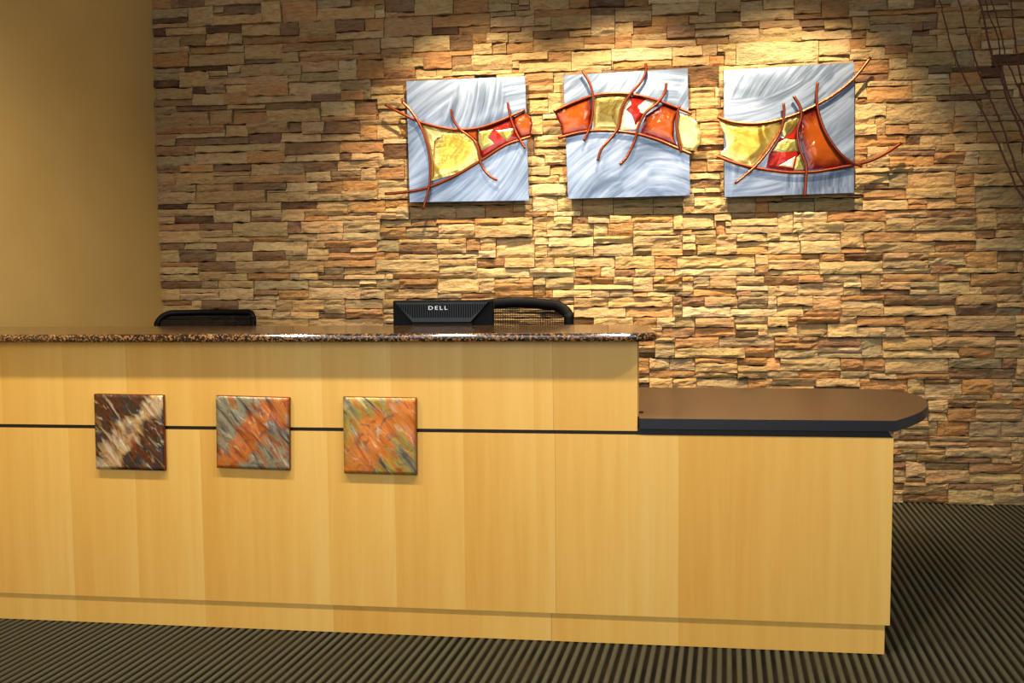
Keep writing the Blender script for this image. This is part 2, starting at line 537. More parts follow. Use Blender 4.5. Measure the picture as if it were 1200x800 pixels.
# ---- stone wall: stones read off the photograph, the rest filled in course by course
PAL = {'C': (196, 168, 120), 'T': (184, 152, 106), 'G': (164, 144, 106), 'B': (165, 126, 83), 'O': (183, 138, 88),
       'P': (138, 107, 79), 'D': (98, 72, 51), 'W': (208, 184, 138)}
READ = [
 (150, 0, 4.0, "105 28 270 78 G 105 80 270 105 D 275 55 395 112 T 395 75 625 110 T 235 0 355 25 P 360 0 605 15 T 440 18 620 50 P 630 15 720 110 T 720 15 880 70 O 885 25 1155 75 T 885 75 1155 100 C "
  "105 120 172 160 D 172 122 360 158 T 360 117 535 150 D 535 118 710 150 T 710 112 798 160 P 800 105 972 165 T 975 98 1105 138 P 1105 98 1200 140 O 975 150 1195 195 C "
  "105 160 238 212 T 240 165 360 207 B 365 155 470 207 T 470 155 535 207 T 535 170 800 207 B 800 168 972 203 B "
  "110 212 285 245 T 120 245 280 305 O 290 208 475 245 O 285 245 545 300 T 540 210 715 268 T 545 268 715 298 P 720 205 1050 235 B 800 235 1050 260 T 835 260 1160 292 O 1055 195 1160 258 T 720 248 832 297 T "
  "120 305 260 335 G 262 303 460 330 D 235 335 378 395 T 120 338 232 372 G 120 372 235 402 D 380 357 745 395 T 525 318 805 355 T 808 298 985 335 T 808 335 985 362 G 805 362 985 388 P 985 330 1065 388 C 1070 292 1200 388 O "
  "125 402 295 460 T 297 400 362 435 D 365 402 455 435 T 455 395 552 432 C 555 397 745 440 O 748 390 990 445 C 992 395 1140 418 G 992 420 1105 475 O 125 460 298 488 B 300 435 445 485 C 445 432 552 488 O 558 448 858 488 C 858 447 985 482 P "
  "130 490 225 522 T 228 490 385 520 P 385 490 460 508 P 465 490 645 512 T 645 487 900 512 P 902 485 1060 535 C 1060 480 1170 528 P 130 545 200 580 T 205 543 385 585 T 385 512 485 583 T 487 535 645 580 O 648 517 900 580 T 905 540 1165 575 O "
  "135 588 450 620 B 220 620 455 642 C 455 588 558 642 T 560 582 755 625 T 565 625 718 672 P 720 640 815 672 C 820 582 918 608 C 920 575 1080 605 P 820 635 895 670 C 905 630 1080 672 T 1085 605 1168 668 O 135 625 245 675 T 248 645 555 672 P "
  "135 680 305 725 B 310 680 730 712 C 565 715 730 750 O 735 675 990 722 P 990 672 1200 720 O 135 730 305 762 C 310 715 560 765 C 735 735 780 770 C 785 725 990 762 C 990 722 1045 765 P 1050 725 1200 750 C "
  "140 768 245 795 P 245 768 395 795 O 400 768 570 798 P 570 770 705 800 T 820 765 975 795 P"),
 (150, 200, 4.0, "150 20 215 58 T 220 10 400 58 T 400 0 575 25 T 405 30 570 60 T 575 25 830 58 O 830 0 940 58 C 945 0 1090 25 C 945 28 1088 55 P 1090 10 1165 55 C "
  "150 62 312 90 T 320 65 490 95 T 492 62 740 95 P 740 65 885 95 C 885 62 1000 88 B 1005 58 1170 92 O 150 95 315 125 T 320 98 645 132 T 648 98 745 150 T 748 95 850 130 C 850 122 1000 148 C 1005 95 1170 122 C 1005 122 1170 150 C "
  "155 150 270 175 D 270 152 398 180 T 400 152 490 175 P 492 155 712 182 T 715 130 878 180 D 155 182 400 210 T 405 175 570 242 C 575 185 685 218 C 830 165 1025 208 T 1030 152 1200 188 O 155 212 215 240 T 218 210 388 240 D 580 218 710 242 P 715 190 828 240 T 830 212 938 240 O 940 208 1165 240 C "
  "160 245 325 275 B 327 245 485 275 P 488 250 745 302 C 748 248 808 282 P 810 248 1005 290 T 1008 245 1175 285 C 160 280 322 330 T 328 278 485 308 T 328 310 565 332 C 568 305 742 335 O 748 285 875 332 C 880 295 1003 332 T 1005 290 1180 330 W "
  "160 338 255 362 P 258 338 410 362 C 412 338 580 372 P 415 375 485 425 C 488 375 582 425 C 585 340 770 375 C 772 340 835 388 C 840 340 920 362 T 920 335 1150 362 O 165 375 235 422 C 240 378 412 425 P 585 380 735 422 P 738 392 835 424 G 840 365 940 400 C 842 405 940 422 C 940 378 1200 422 O "
  "165 430 328 455 B 330 430 500 472 P 415 430 480 470 T 502 430 750 480 C 755 432 920 478 T 920 425 1160 445 O 165 455 255 478 C 258 455 328 478 C 168 480 328 515 C 330 475 455 515 T 455 478 555 515 C 558 485 750 515 O 755 482 795 515 G 800 485 885 515 C 885 490 1010 515 P 1012 480 1200 515 C 925 452 1005 485 G 1010 450 1155 480 T "
  "168 520 345 545 P 345 518 415 542 G 248 545 415 572 T 250 575 415 600 C 168 548 245 600 T 420 518 585 542 T 420 545 585 605 C 588 520 835 560 G 590 562 705 585 P 705 560 838 600 O 840 548 1095 605 C 840 520 960 545 C 962 518 1085 545 C 1095 550 1200 605 C 590 588 705 605 C "
  "168 605 295 632 B 295 608 340 632 C 342 608 515 635 P 518 610 685 632 C 688 612 765 660 T 765 608 925 655 T 925 628 1015 668 C 1018 605 1200 640 G 585 660 680 695 C 680 662 755 695 C 760 658 890 690 T 890 670 1020 695 P 1022 645 1200 690 O 588 700 840 768 T 848 700 1200 768 T"),
 (900, 200, 4.0, "0 145 210 182 G 215 135 445 182 G 655 65 875 130 T 878 60 970 155 O 752 120 968 158 T 655 130 750 158 O 972 60 1200 155 G 975 10 1200 45 T 660 10 875 65 T "
  "48 190 120 282 C 120 205 285 225 W 285 185 545 240 O 125 230 350 280 W 350 235 545 285 C 550 180 750 210 T 752 170 1075 182 T 700 185 970 212 P 550 215 690 282 C 695 215 975 245 T 695 248 970 278 G 975 212 1072 270 T 1075 165 1200 195 B 1078 198 1200 242 T 1078 245 1200 270 B "
  "0 290 55 330 C 155 290 335 325 C 338 290 452 355 C 0 332 145 385 C 155 330 355 382 W 358 355 452 385 O 455 295 700 332 B 700 285 970 330 T 458 335 790 385 C 793 332 975 375 B 980 278 1070 312 B 1072 275 1200 310 T 980 315 1200 375 G "
  "20 392 240 412 O 240 390 355 420 O 0 410 235 455 T 20 458 238 485 C 245 395 535 480 C 538 390 655 415 T 656 388 750 415 T 540 418 750 455 C 540 455 748 482 C 752 388 930 410 T 752 412 930 435 C 755 438 890 480 P 932 382 1070 448 O 1075 380 1200 410 P 1075 430 1175 478 T 890 450 1075 482 C 1178 430 1200 478 P "
  "0 492 138 530 B 140 490 262 525 O 262 490 438 518 C 0 532 50 580 C 52 535 138 582 C 142 528 352 580 C 355 545 435 582 C 440 492 530 550 T 532 488 800 522 O 440 552 660 585 P 535 525 660 550 T 662 562 752 585 C 665 528 800 560 G 803 490 952 522 C 803 522 952 548 C 955 485 1200 535 B 955 545 1010 580 C 1012 540 1200 578 T "
  "0 592 38 650 C 42 590 205 632 C 42 635 165 685 C 168 655 340 688 O 208 590 340 650 T 345 590 540 612 O 345 612 540 645 C 345 650 542 685 T 548 590 880 625 P 548 628 885 688 T 888 635 1065 675 P 885 590 1065 632 T 1070 580 1200 612 T 1072 615 1200 640 C 1072 645 1200 678 G "
  "0 690 90 720 C 92 690 135 735 O 138 690 340 712 O 140 715 280 780 G 282 715 418 780 C 420 692 640 725 O 420 728 545 782 C 548 728 638 782 G 642 695 848 735 B 642 738 845 782 T 850 690 1165 750 T 850 752 1165 782 P 1168 685 1200 780 C 0 735 135 780 C"),
 (900, 400, 4.0, "40 0 235 35 O 40 40 235 75 G 240 0 410 25 P 240 28 440 55 W 438 0 535 62 G 445 65 535 90 P 540 0 770 35 T 540 38 895 82 C 772 0 1055 25 T 898 30 1055 80 B 1062 0 1200 25 T 1062 28 1200 72 G "
  "0 85 60 112 O 60 85 335 132 C 340 90 450 132 O 452 88 545 130 B 545 88 845 145 C 850 90 1100 122 G 1102 82 1160 120 P 0 118 140 172 G 145 138 335 180 O 342 135 478 180 G 480 138 600 182 C 605 150 845 180 B 850 125 1160 182 P 1165 82 1200 150 C "
  "0 178 25 205 O 28 180 220 208 T 225 185 430 210 C 430 185 655 220 O 640 188 728 240 C 735 208 905 245 C 735 180 850 205 B 735 250 860 275 C 865 248 1045 278 C 908 182 1045 242 O 1048 195 1140 245 T 1100 242 1200 275 C "
  "752 282 840 330 C 752 335 838 375 C 842 320 970 372 B 845 285 975 315 T 975 280 1138 312 C 975 318 1200 370 T 1140 278 1200 312 B "
  "755 378 795 402 C 755 405 795 445 G 800 380 938 442 O 942 380 1090 440 G 1092 390 1200 438 G 625 418 752 445 G 590 425 625 470 T 628 445 750 472 P 755 448 942 480 C 945 445 1175 465 C 945 470 1145 498 B 1178 440 1200 520 P "
  "585 475 755 500 C 625 502 825 528 T 590 530 700 568 G 705 532 830 568 T 828 490 1145 540 C 830 542 1050 568 P 1050 545 1145 572 T 1148 522 1200 572 T "
  "588 575 645 595 P 645 580 732 635 C 588 600 640 665 C 645 640 732 665 C 735 575 942 605 G 738 605 942 655 T 740 655 940 668 P 945 580 1200 615 B 945 620 1200 665 C "
  "588 672 635 690 P 588 692 635 750 C 640 668 838 725 T 640 728 838 755 B 845 672 1050 690 P 845 692 1055 765 C 1055 675 1142 705 T 1058 708 1200 768 C 1145 672 1200 705 C"),
 (1000, 0, 5.3333, "0 0 215 68 T 220 0 385 50 C 385 0 520 38 P 0 75 92 180 T 98 45 525 75 O 100 78 520 145 T 100 150 362 185 G 365 150 440 185 B 440 142 520 178 P 525 30 800 75 O 525 78 790 172 T "
  "0 190 85 215 P 0 215 70 300 O 72 190 362 280 T 200 278 358 330 B 368 188 470 235 P 370 240 515 285 T 475 178 800 230 T 520 225 720 300 T 725 222 805 298 O 0 305 200 345 C 370 295 640 322 T "
  "0 350 215 440 O 220 340 340 380 B 220 385 340 430 C 340 322 640 412 T 645 312 760 400 G 220 425 470 470 C 475 405 625 455 P 625 410 780 448 D 765 300 870 435 T 800 440 935 472 D "
  "10 485 82 600 C 88 485 360 535 C 88 540 362 612 O 368 470 600 530 C 370 535 600 580 C 370 570 550 600 P 605 455 790 542 O 555 545 790 590 C 795 475 930 530 G "
  "20 630 205 660 O 10 660 205 705 W 210 610 520 660 C 210 655 630 745 C 525 600 635 645 P 640 590 850 640 P 640 645 800 722 C 805 655 1067 720 T 860 580 1000 635 G "
  "640 745 770 785 T 340 740 630 780 T 10 760 130 800 C 135 762 205 800 T 208 760 335 800 B"),
 (1000, 130, 5.3333, "10 65 145 150 C 145 70 200 145 T 205 65 338 125 B 10 130 335 200 O 345 55 620 140 T 340 140 415 180 D 420 135 550 180 T 625 45 770 110 T 555 130 768 180 T 775 40 920 80 T 775 85 1067 120 T 775 122 1067 170 B "
  "10 210 82 268 O 85 205 210 235 O 85 235 215 290 C 10 270 82 320 O 85 290 215 330 C 235 195 495 245 T 220 245 500 280 P 235 282 490 325 O 505 190 630 245 T 632 205 935 250 C 505 255 700 312 O 780 255 935 305 T 640 180 935 205 P 940 175 1067 300 T "
  "10 340 215 380 C 10 382 215 450 C 75 450 215 468 P 218 335 370 375 T 220 378 340 440 G 375 330 640 375 T 345 380 640 460 C 645 320 1067 405 T 645 405 760 445 O 765 408 1067 435 G "
  "60 480 335 545 B 345 462 630 520 T 635 455 758 545 O 345 522 470 590 O 470 525 758 585 T 765 445 1067 515 G 765 515 1067 580 P 65 550 335 600 C"),
 (440, 240, 5.3333, "0 40 130 95 T 135 20 205 65 C 135 65 205 100 C 210 10 495 92 G 500 15 680 80 G 680 12 858 80 B 862 0 970 40 T 862 42 1067 75 B "
  "25 110 210 140 G 35 145 185 222 B 188 140 380 165 C 188 165 380 218 G 215 95 380 130 P 385 95 612 120 O 388 122 615 180 C 388 182 618 222 W 618 90 785 128 O 790 85 980 120 C 620 125 980 208 C 985 120 1067 160 C 985 160 1067 200 C "
  "35 230 150 300 G 150 250 375 300 P 0 305 145 345 O 148 305 385 348 C 385 235 565 300 C 385 292 640 342 C 560 220 650 290 B 750 210 985 325 C 640 290 750 340 W 812 290 985 330 O 990 205 1067 235 W 990 240 1067 325 C "
  "0 352 395 412 C 0 415 105 468 C 105 415 395 468 T 400 348 628 375 T 402 378 630 425 W 402 428 630 470 C 635 342 810 385 B 812 335 985 388 T 635 390 955 462 W 960 395 1067 450 W 900 455 985 478 C 990 455 1067 490 G "
  "0 472 145 520 G 150 472 390 515 B 150 518 390 560 C 385 470 645 545 C 645 475 740 545 C 745 468 900 490 G 745 490 985 545 O 990 495 1067 570 O 0 525 145 582 C 540 545 740 585 O"),
 (600, 230, 5.0, "10 20 105 85 G 115 10 260 80 W 262 15 352 80 C 10 88 245 120 B 248 85 365 110 W 355 20 415 90 G 418 20 585 95 G 590 15 825 50 G 592 55 825 95 G 828 10 1000 55 G 830 58 1000 95 G "
  "245 112 350 150 C 120 150 350 185 W 120 190 350 235 C 355 110 438 155 P 440 110 570 150 G 570 105 702 150 C 355 160 475 195 C 355 197 470 225 G 478 155 560 240 C 560 155 702 220 O 705 100 940 155 O 708 158 940 190 G 708 190 940 222 C 945 105 1000 170 C "
  "125 240 280 265 W 215 250 475 300 W 130 265 215 310 C 130 300 475 350 C 330 230 475 248 O 480 225 705 265 C 480 270 712 340 G 712 225 1000 300 C 715 300 810 338 G 815 295 1000 340 O "
  "130 355 245 410 C 245 358 362 410 T 105 415 362 468 W 365 360 595 415 C 368 420 515 465 B 515 430 595 460 C 600 345 735 370 T 600 370 830 420 C 720 425 830 455 C 835 360 955 408 B 755 345 835 368 O 835 415 960 458 C "
  "130 475 362 545 G 130 545 235 580 O 235 520 470 580 C 365 465 470 505 B 472 465 590 510 O 592 460 705 510 C 370 510 705 545 C 470 550 565 575 G 570 548 705 572 G 708 460 885 490 P 888 465 1000 500 O 708 492 830 555 C 832 505 1000 555 T "
  "365 585 555 610 O 365 610 558 650 T 560 580 945 645 T 365 655 660 700 C 665 650 945 690 O 950 585 1000 620 P 950 630 1000 700 C 350 705 475 750 B 478 705 705 750 C 708 700 845 745 B 848 705 950 765 C"),
 (760, 310, 5.3333, "0 20 35 60 W 38 15 170 60 C 172 20 665 58 W 670 0 770 58 T 772 20 1060 60 C "
  "0 68 110 95 B 110 70 278 108 O 0 110 278 165 C 0 172 160 190 C 162 170 278 198 P 285 70 382 120 G 385 70 538 150 T 285 122 382 150 C 285 152 538 192 O 545 70 700 130 T 545 130 815 160 W 665 75 935 125 B 818 130 930 160 C 545 165 640 192 P 640 165 730 192 G 730 165 930 195 C 938 65 1067 115 O 938 120 1067 185 C "
  "0 200 155 262 T 0 265 155 295 O 160 205 350 245 P 350 205 560 260 T 160 250 495 322 W 560 200 800 262 T 510 262 800 325 W 805 205 930 240 G 932 205 1020 235 C 805 240 1015 262 C 805 265 1018 290 G 805 292 970 325 T 975 290 1067 325 P "
  "0 330 48 370 O 50 335 165 385 C 168 330 280 385 G 80 395 285 440 P 290 330 535 390 T 290 392 532 450 O 540 335 740 375 G 540 380 700 402 C 742 335 865 375 C 700 375 865 410 W 540 405 690 450 P 690 408 925 452 C 868 335 928 400 T 935 335 1067 365 P 932 368 1067 450 G "
  "45 460 155 490 C 45 492 155 570 G 160 455 440 515 B 440 460 795 520 G 160 520 600 572 C 605 525 795 580 O 800 460 945 490 O 800 492 1060 528 C 800 532 1060 580 G 948 458 1067 490 T "
  "0 575 285 600 G 0 605 130 655 C 132 605 285 655 G 5 658 285 692 B 295 585 545 615 O 295 620 545 672 T 295 675 545 698 C 550 580 820 630 B 550 632 940 705 T 822 590 1067 625 T 825 628 1067 655 C 945 660 1067 710 O "
  "0 702 145 768 T 150 700 300 768 T 305 702 615 732 C 305 735 620 768 G 625 715 780 755 O 785 712 1040 765 T"),
 (720, 0, 4.0, "0 10 170 45 B 175 10 395 55 C 395 0 470 60 C 475 10 585 55 T 587 0 698 50 C 700 0 840 40 C 845 10 970 65 T 972 0 1070 62 B 0 50 170 100 C 175 65 352 112 O 355 65 470 95 T 472 55 590 92 B 592 50 840 90 C 880 72 990 105 P 985 60 1190 130 T "
  "0 105 82 160 C 88 122 245 155 B 248 105 378 158 P 88 155 278 180 C 88 172 378 218 C 380 95 595 135 C 380 135 670 170 C 598 90 672 122 P 678 85 870 130 T 678 132 875 180 C 880 130 1185 168 C 0 165 82 220 O "
  "0 220 268 280 W 275 208 415 250 C 415 205 480 245 C 385 170 540 195 B 540 165 670 195 C 480 212 568 238 C 520 240 568 290 C 575 195 960 285 W 962 200 1080 262 C 270 275 450 305 T 20 285 268 320 O 450 258 520 300 O 572 262 1080 290 C"),
 (450, 0, 4.0, "0 0 135 42 P 140 0 318 58 C 322 0 485 65 O 490 20 595 75 C 598 20 675 50 B 680 10 865 48 T 0 50 60 95 T 60 48 135 92 T 140 60 235 90 T 235 55 495 120 O 0 90 220 180 T 225 128 350 160 D 345 100 495 160 B 500 80 710 125 C 712 80 775 110 C 780 72 962 138 T 612 52 708 78 C 710 48 962 72 O 968 30 1200 55 P 970 60 1200 105 C "
  "500 128 640 155 B 640 110 800 145 C 585 152 690 188 C 575 192 690 245 O 697 145 870 180 B 697 182 935 230 T 700 230 795 245 C 870 130 1165 190 C 940 165 1165 222 T 1065 228 1200 280 W "
  "0 188 130 220 C 140 180 310 240 C 310 172 410 215 P 415 168 480 200 B 480 165 590 200 C 415 205 505 235 C 140 225 412 272 O 0 225 130 250 T 0 252 130 280 O 410 230 590 300 C 505 200 590 235 T 600 250 770 285 C 765 240 872 275 B 640 285 872 330 C 875 235 1060 300 C "
  "0 285 75 320 T 75 280 190 320 C 190 275 315 320 O 320 262 410 290 P 320 295 590 330 C 0 322 150 375 B 150 322 240 365 C 245 325 315 365 C 320 332 590 350 C 660 335 785 380 B 790 340 840 375 T 600 288 635 315 C 600 318 635 345 B"),
 (720, 230, 4.0, "665 25 935 65 G 665 10 790 25 B 940 10 1160 60 G 530 10 660 65 G 375 15 530 72 C 0 10 180 45 G 0 48 180 75 G 182 10 370 45 G 182 45 370 75 T "
  "280 80 465 150 C 280 152 365 172 O 365 145 468 172 G 470 80 545 110 T 545 75 655 105 G 660 75 765 105 O 520 105 765 140 C 475 115 520 170 B 520 140 765 168 G 770 72 835 125 G 770 128 865 165 C "
  "385 185 480 218 T 385 222 480 268 C 480 190 570 268 T 575 170 715 215 C 715 170 770 210 O 770 170 865 210 C 575 215 815 235 C 575 238 755 268 O 758 235 865 268 O "
  "0 295 185 335 T 95 340 185 365 C 188 290 285 330 B 190 335 288 365 C 290 290 660 335 T 290 338 660 365 C 385 272 545 300 C 550 272 662 302 O 668 275 800 330 C 800 295 960 335 T 805 272 960 292 O 668 335 738 362 O 740 335 955 362 T 965 272 1080 300 O"),
]
random.seed(11)
GX, GZ = 0.01, ROW / 8
X0, X1, ZT = XL, 3.05, ROW * 30
NX, NZ = int((X1 - X0) / GX), 30 * 8
occ = [bytearray(NX) for _ in range(NZ)]
stones = []                     # (ix0, ix1, iz0, iz1, tone, read from the photograph)


def snap(z):
    i = round(z / GZ)
    r = round(i / 8) * 8
    return r if abs(z / GZ - r) < 1.6 else i


for ox, oy, sc, txt in READ:
    tk = txt.split()
    for i in range(0, len(tk), 5):
        a = [float(v) for v in tk[i:i + 4]]
        xm, ym = ox + (a[0] + a[2]) / 2 / sc, oy + (a[1] + a[3]) / 2 / sc
        x0 = round((at(ox + a[0] / sc, ym, YW).x - X0) / GX)
        x1 = round((at(ox + a[2] / sc, ym, YW).x - X0) / GX)
        z1 = snap(at(xm, oy + a[1] / sc, YW).z)
        z0 = snap(at(xm, oy + a[3] / sc, YW).z)
        if x0 <= 3: x0 = 0
        x0, x1, z0, z1 = max(x0, 0), min(x1, NX), max(z0, 0), min(z1, NZ)
        if z1 - z0 < 2: z1 = z0 + 2
        rz = (z1 - 1) // 8 * 8   # keep inside one course if it only just crosses
        if z0 < rz and rz - z0 <= 2: z0 = rz
        if z1 > NZ or x1 - x0 < 3: continue
        # trim what is taken already
        tries = 0
        while tries < 40 and x1 - x0 >= 4 and z1 - z0 >= 2:
            cL = sum(occ[z][x0] for z in range(z0, z1)); cR = sum(occ[z][x1 - 1] for z in range(z0, z1))
            cB = sum(occ[z0][x0:x1]); cT = sum(occ[z1 - 1][x0:x1])
            tot = sum(sum(occ[z][x0:x1]) for z in range(z0, z1))
            if tot == 0: break
            fr = [(cL / (z1 - z0), 0), (cR / (z1 - z0), 1), (cB / (x1 - x0), 2), (cT / (x1 - x0), 3)]
            k = max(fr)[1]
            if k == 0: x0 += 1
            elif k == 1: x1 -= 1
            elif k == 2: z0 += 1
            else: z1 -= 1
            tries += 1
        if x1 - x0 < 4 or z1 - z0 < 2: continue
        if any(any(occ[z][x0:x1]) for z in range(z0, z1)): continue
        for z in range(z0, z1): occ[z][x0:x1] = b'\1' * (x1 - x0)
        stones.append([x0, x1, z0, z1, tk[i + 4], True])

# gaps of a hand's breadth or less are closed by growing the neighbours
for _ in range(4):
    for s in stones:
        for side in (0, 1, 2, 3):
            x0, x1, z0, z1 = s[:4]
            if side == 0 and x0 > 0 and not any(occ[z][x0 - 1] for z in range(z0, z1)):
                g = 1
                while x0 - g > 0 and g < 7 and not any(occ[z][x0 - g] for z in range(z0, z1)): g += 1
                if g < 6:
                    s[0] -= 1
                    for z in range(z0, z1): occ[z][x0 - 1] = 1
            elif side == 1 and x1 < NX and not any(occ[z][x1] for z in range(z0, z1)):
                g = 1
                while x1 + g < NX and g < 7 and not any(occ[z][x1 + g] for z in range(z0, z1)): g += 1
                if g < 6:
                    s[1] += 1
                    for z in range(z0, z1): occ[z][x1] = 1
            elif side == 2 and z0 % 8 and not any(occ[z0 - 1][x0:x1]):
                if any(occ[max(z0 - 2, 0)][x0:x1]) or (z0 - 1) % 8 == 0 or random.random() < 0.3:
                    s[2] -= 1
                    occ[z0 - 1][x0:x1] = b'\1' * (x1 - x0)
            elif side == 3 and z1 % 8 and z1 < NZ and not any(occ[z1][x0:x1]):
                if any(occ[min(z1 + 1, NZ - 1)][x0:x1]) or (z1 + 1) % 8 == 0 or random.random() < 0.3:
                    s[3] += 1
                    occ[z1][x0:x1] = b'\1' * (x1 - x0)
# fill
for r in range(30):
    for z in range(r * 8 + 7, r * 8 - 1, -1):
        x = 0
        while x < NX:
            if occ[z][x]:
                x += 1
                continue
            L = 1
            cap = random.randint(12, 34)
            while x + L < NX and L < cap and not occ[z][x + L]: L += 1
            if x + L < NX and not occ[z][x + L]:
                rest = 0
                while x + L + rest < NX and rest < 7 and not occ[z][x + L + rest]: rest += 1
                if rest < 6: L += rest
            h = 1
            cap = random.choice((2, 3, 3, 4, 4, 5, 8))
            while z - h >= r * 8 and not any(occ[z - h][x:x + L]) and (h < cap or z - h == r * 8): h += 1
            for zz in range(z - h + 1, z + 1): occ[zz][x:x + L] = b'\1' * L
            stones.append([x, x + L, z - h + 1, z + 1, random.choices('CTGBOPDW', (22, 28, 14, 9, 9, 8, 3, 5))[0], False])
            x += L


def stone_mesh(s, idx):
    """split-face stone: a rough front grid with worn edges and four sides"""
    x0, x1 = X0 + s[0] * GX + 0.0014, X0 + s[1] * GX - 0.0014
    z0, z1 = s[2] * GZ + 0.0013, s[3] * GZ - 0.0013
    rnd = random.Random(idx * 7 + 3)
    wd, ht = x1 - x0, z1 - z0
    nx = max(3, min(13, int(wd / 0.021)))
    nz = max(2, min(8, int(ht / 0.0125)))
    depth = rnd.uniform(0.024, 0.042) + (0.002 if s[4] in 'CWT' else -0.002)
    if ht < 0.02: depth = rnd.uniform(0.016, 0.03)
    tx, tz = rnd.uniform(-0.006, 0.006), rnd.uniform(-0.009, 0.007)
    sd = rnd.uniform(0, 50)
    # one or two broken ledges across the face
    led = [(rnd.uniform(0.25, 0.8), rnd.uniform(-0.011, 0.011), rnd.uniform(-0.25, 0.25)) for _ in range(0 if ht < 0.03 else rnd.choice((0, 1, 1, 2)))]
    V, Fc = [], []
    for j in range(nz + 1):
        for i in range(nx + 1):
            u, v = i / nx, j / nz
            x, z = x0 + wd * u, z0 + ht * v
            edge = (i in (0, nx)) or (j in (0, nz))
            if j not in (0, nz): z += ht / nz * 0.32 * noise.noise((x * 11, sd, z * 25))
            if j in (0, nz) and i not in (0, nx): z += (-1 if j else 1) * max(0, noise.noise((x * 17 + sd, j * 3.3, 0))) * min(0.011, ht * 0.2)
            if i not in (0, nx): x += wd / nx * 0.25 * noise.noise((x * 23, sd + 9, z * 23))
            d = depth + tx * (u - .5) * 2 + tz * (v - .5) * 2
            for lv, ld, ls in led:
                if v > lv + ls * (u - .5) + 0.3 * noise.noise((x * 9 + sd, lv * 7, 2.2)): d += ld
            d += 0.012 * noise.noise((x * 7 + sd, 1.3, z * 26)) + 0.006 * noise.noise((x * 21, sd, z * 60))
            if edge: d -= 0.004 + 0.006 * abs(noise.noise((x * 30 + sd, 4, z * 30)))
            V.append((x, YW + 0.035 - max(d, 0.008), z))
    for j in range(nz):
        for i in range(nx):
            a = j * (nx + 1) + i
            Fc.append((a, a + 1, a + nx + 2, a + nx + 1))
    ring = [i for i in range(nx + 1)] + [j * (nx + 1) + nx for j in range(1, nz + 1)] + \
           [nz * (nx + 1) + i for i in range(nx - 1, -1, -1)] + [j * (nx + 1) for j in range(nz - 1, 0, -1)]
    b0 = len(V)
    for q in ring: V.append((V[q][0], YW + 0.036, V[q][2]))
    n = len(ring)
    for i in range(n):
        Fc.append((ring[(i + 1) % n], ring[i], b0 + i, b0 + (i + 1) % n))
    c = lin(PAL[s[4]])
    f = rnd.uniform(0.82, 1.16)
    c = (c[0] * f * rnd.uniform(.96, 1.05), c[1] * f, c[2] * f * rnd.uniform(.9, 1.1), 1)
    return V, Fc, c


wall = mkbm('wall_back', box(XL - 0.12, X1, YW + 0.034, YW + 0.15, -0.006, ZT), M['mortar'])
tag(wall, 'wall clad in stacked split-face ledge stone', 'wall', kind='structure')


def seen(s):
    """area of the stone in the picture, nothing where desk or frame edge hides it"""
    cx, cz = X0 + (s[0] + s[1]) / 2 * GX, (s[2] + s[3]) / 2 * GZ
    v = Vector((cx, YW, cz)) - CAM
    px, py = 600 + FPX * v.dot(RT) / v.dot(F), 400 + FPX * v.dot(DN) / v.dot(F)
    if not (185 < px < 1200 and 0 < py < 592): return 0
    if px < 750 and py > 376: return 0
    if px < 1050 and py > 455: return 0
    for a in ((478, 92, 618, 236), (662, 84, 808, 231), (848, 78, 1001, 229)):
        if a[0] < px < a[2] and a[1] < py < a[3]: return 0
    return (s[1] - s[0]) * (s[3] - s[2])


order = sorted(range(len(stones)), key=lambda i: -seen(stones[i]))
rest_v, rest_f, rest_c = [], [], []
for rank, i in enumerate(order):
    s = stones[i]
    V, Fc, c = stone_mesh(s, i)
    if rank < 300:
        ctr = Vector((X0 + (s[0] + s[1]) / 2 * GX, YW + 0.035, (s[2] + s[3]) / 2 * GZ))
        mk('stone', V, Fc, M['stone'], wall, ctr, attr={'stone_tone': [c] * len(V)})
    else:
        b = len(rest_v)
        rest_v += V
        rest_f += [tuple(q + b for q in f) for f in Fc]
        rest_c += [c] * len(V)
ro = mk('small_stones', rest_v, rest_f, M['stone'], wall, attr={'stone_tone': rest_c})
tag(ro, kind='stuff')

# ------------------------------------------------------------------ reception desk
Y0 = 2.643                       # face of the desk's front panels
DL = XL + 0.005                  # the desk runs on to the painted wall
desk = empty('reception_desk', (-0.86, Y0 + 0.3, 0))
tag(desk, 'long maple veneer reception desk with a raised section and black reveal line', 'reception desk')


def leaf_panel(name, xs, z0, z1, y, parent, seed):
    """a veneered board with one thin sheet per veneer leaf"""
    core = mkbm(name, box(xs[0], xs[-1], y + 0.002, y + 0.022, z0, z1), M['core'], parent)
    rnd = random.Random(seed)
    for a, b in zip(xs[:-1], xs[1:]):
        n = 6
        V, A = [], []
        tone, off = rnd.random(), rnd.random()
        lo, hi = (0.0, 1.0)
        for yy in (y, y + 0.0022):
            for zz in (z0, z1):
                for i in range(n + 1):
                    V.append((a + (b - a) * i / n, yy, zz))
                    A.append((lo + (hi - lo) * i / n, off, tone, 1))
        m = n + 1
        Fc = [(i, i + 1, m + i + 1, m + i) for i in range(n)] + [(m + i, m + i + 1, 3 * m + i + 1, 3 * m + i) for i in range(n)] + \
             [(i + 1, i, 2 * m + i, 2 * m + i + 1) for i in range(n)] + [(0, m, 3 * m, 2 * m), (n, 2 * m + n, 3 * m + n, m + n)]
        mk('veneer_leaf', V, Fc, M['veneer'], core, attr={'leaf': A})
    return core


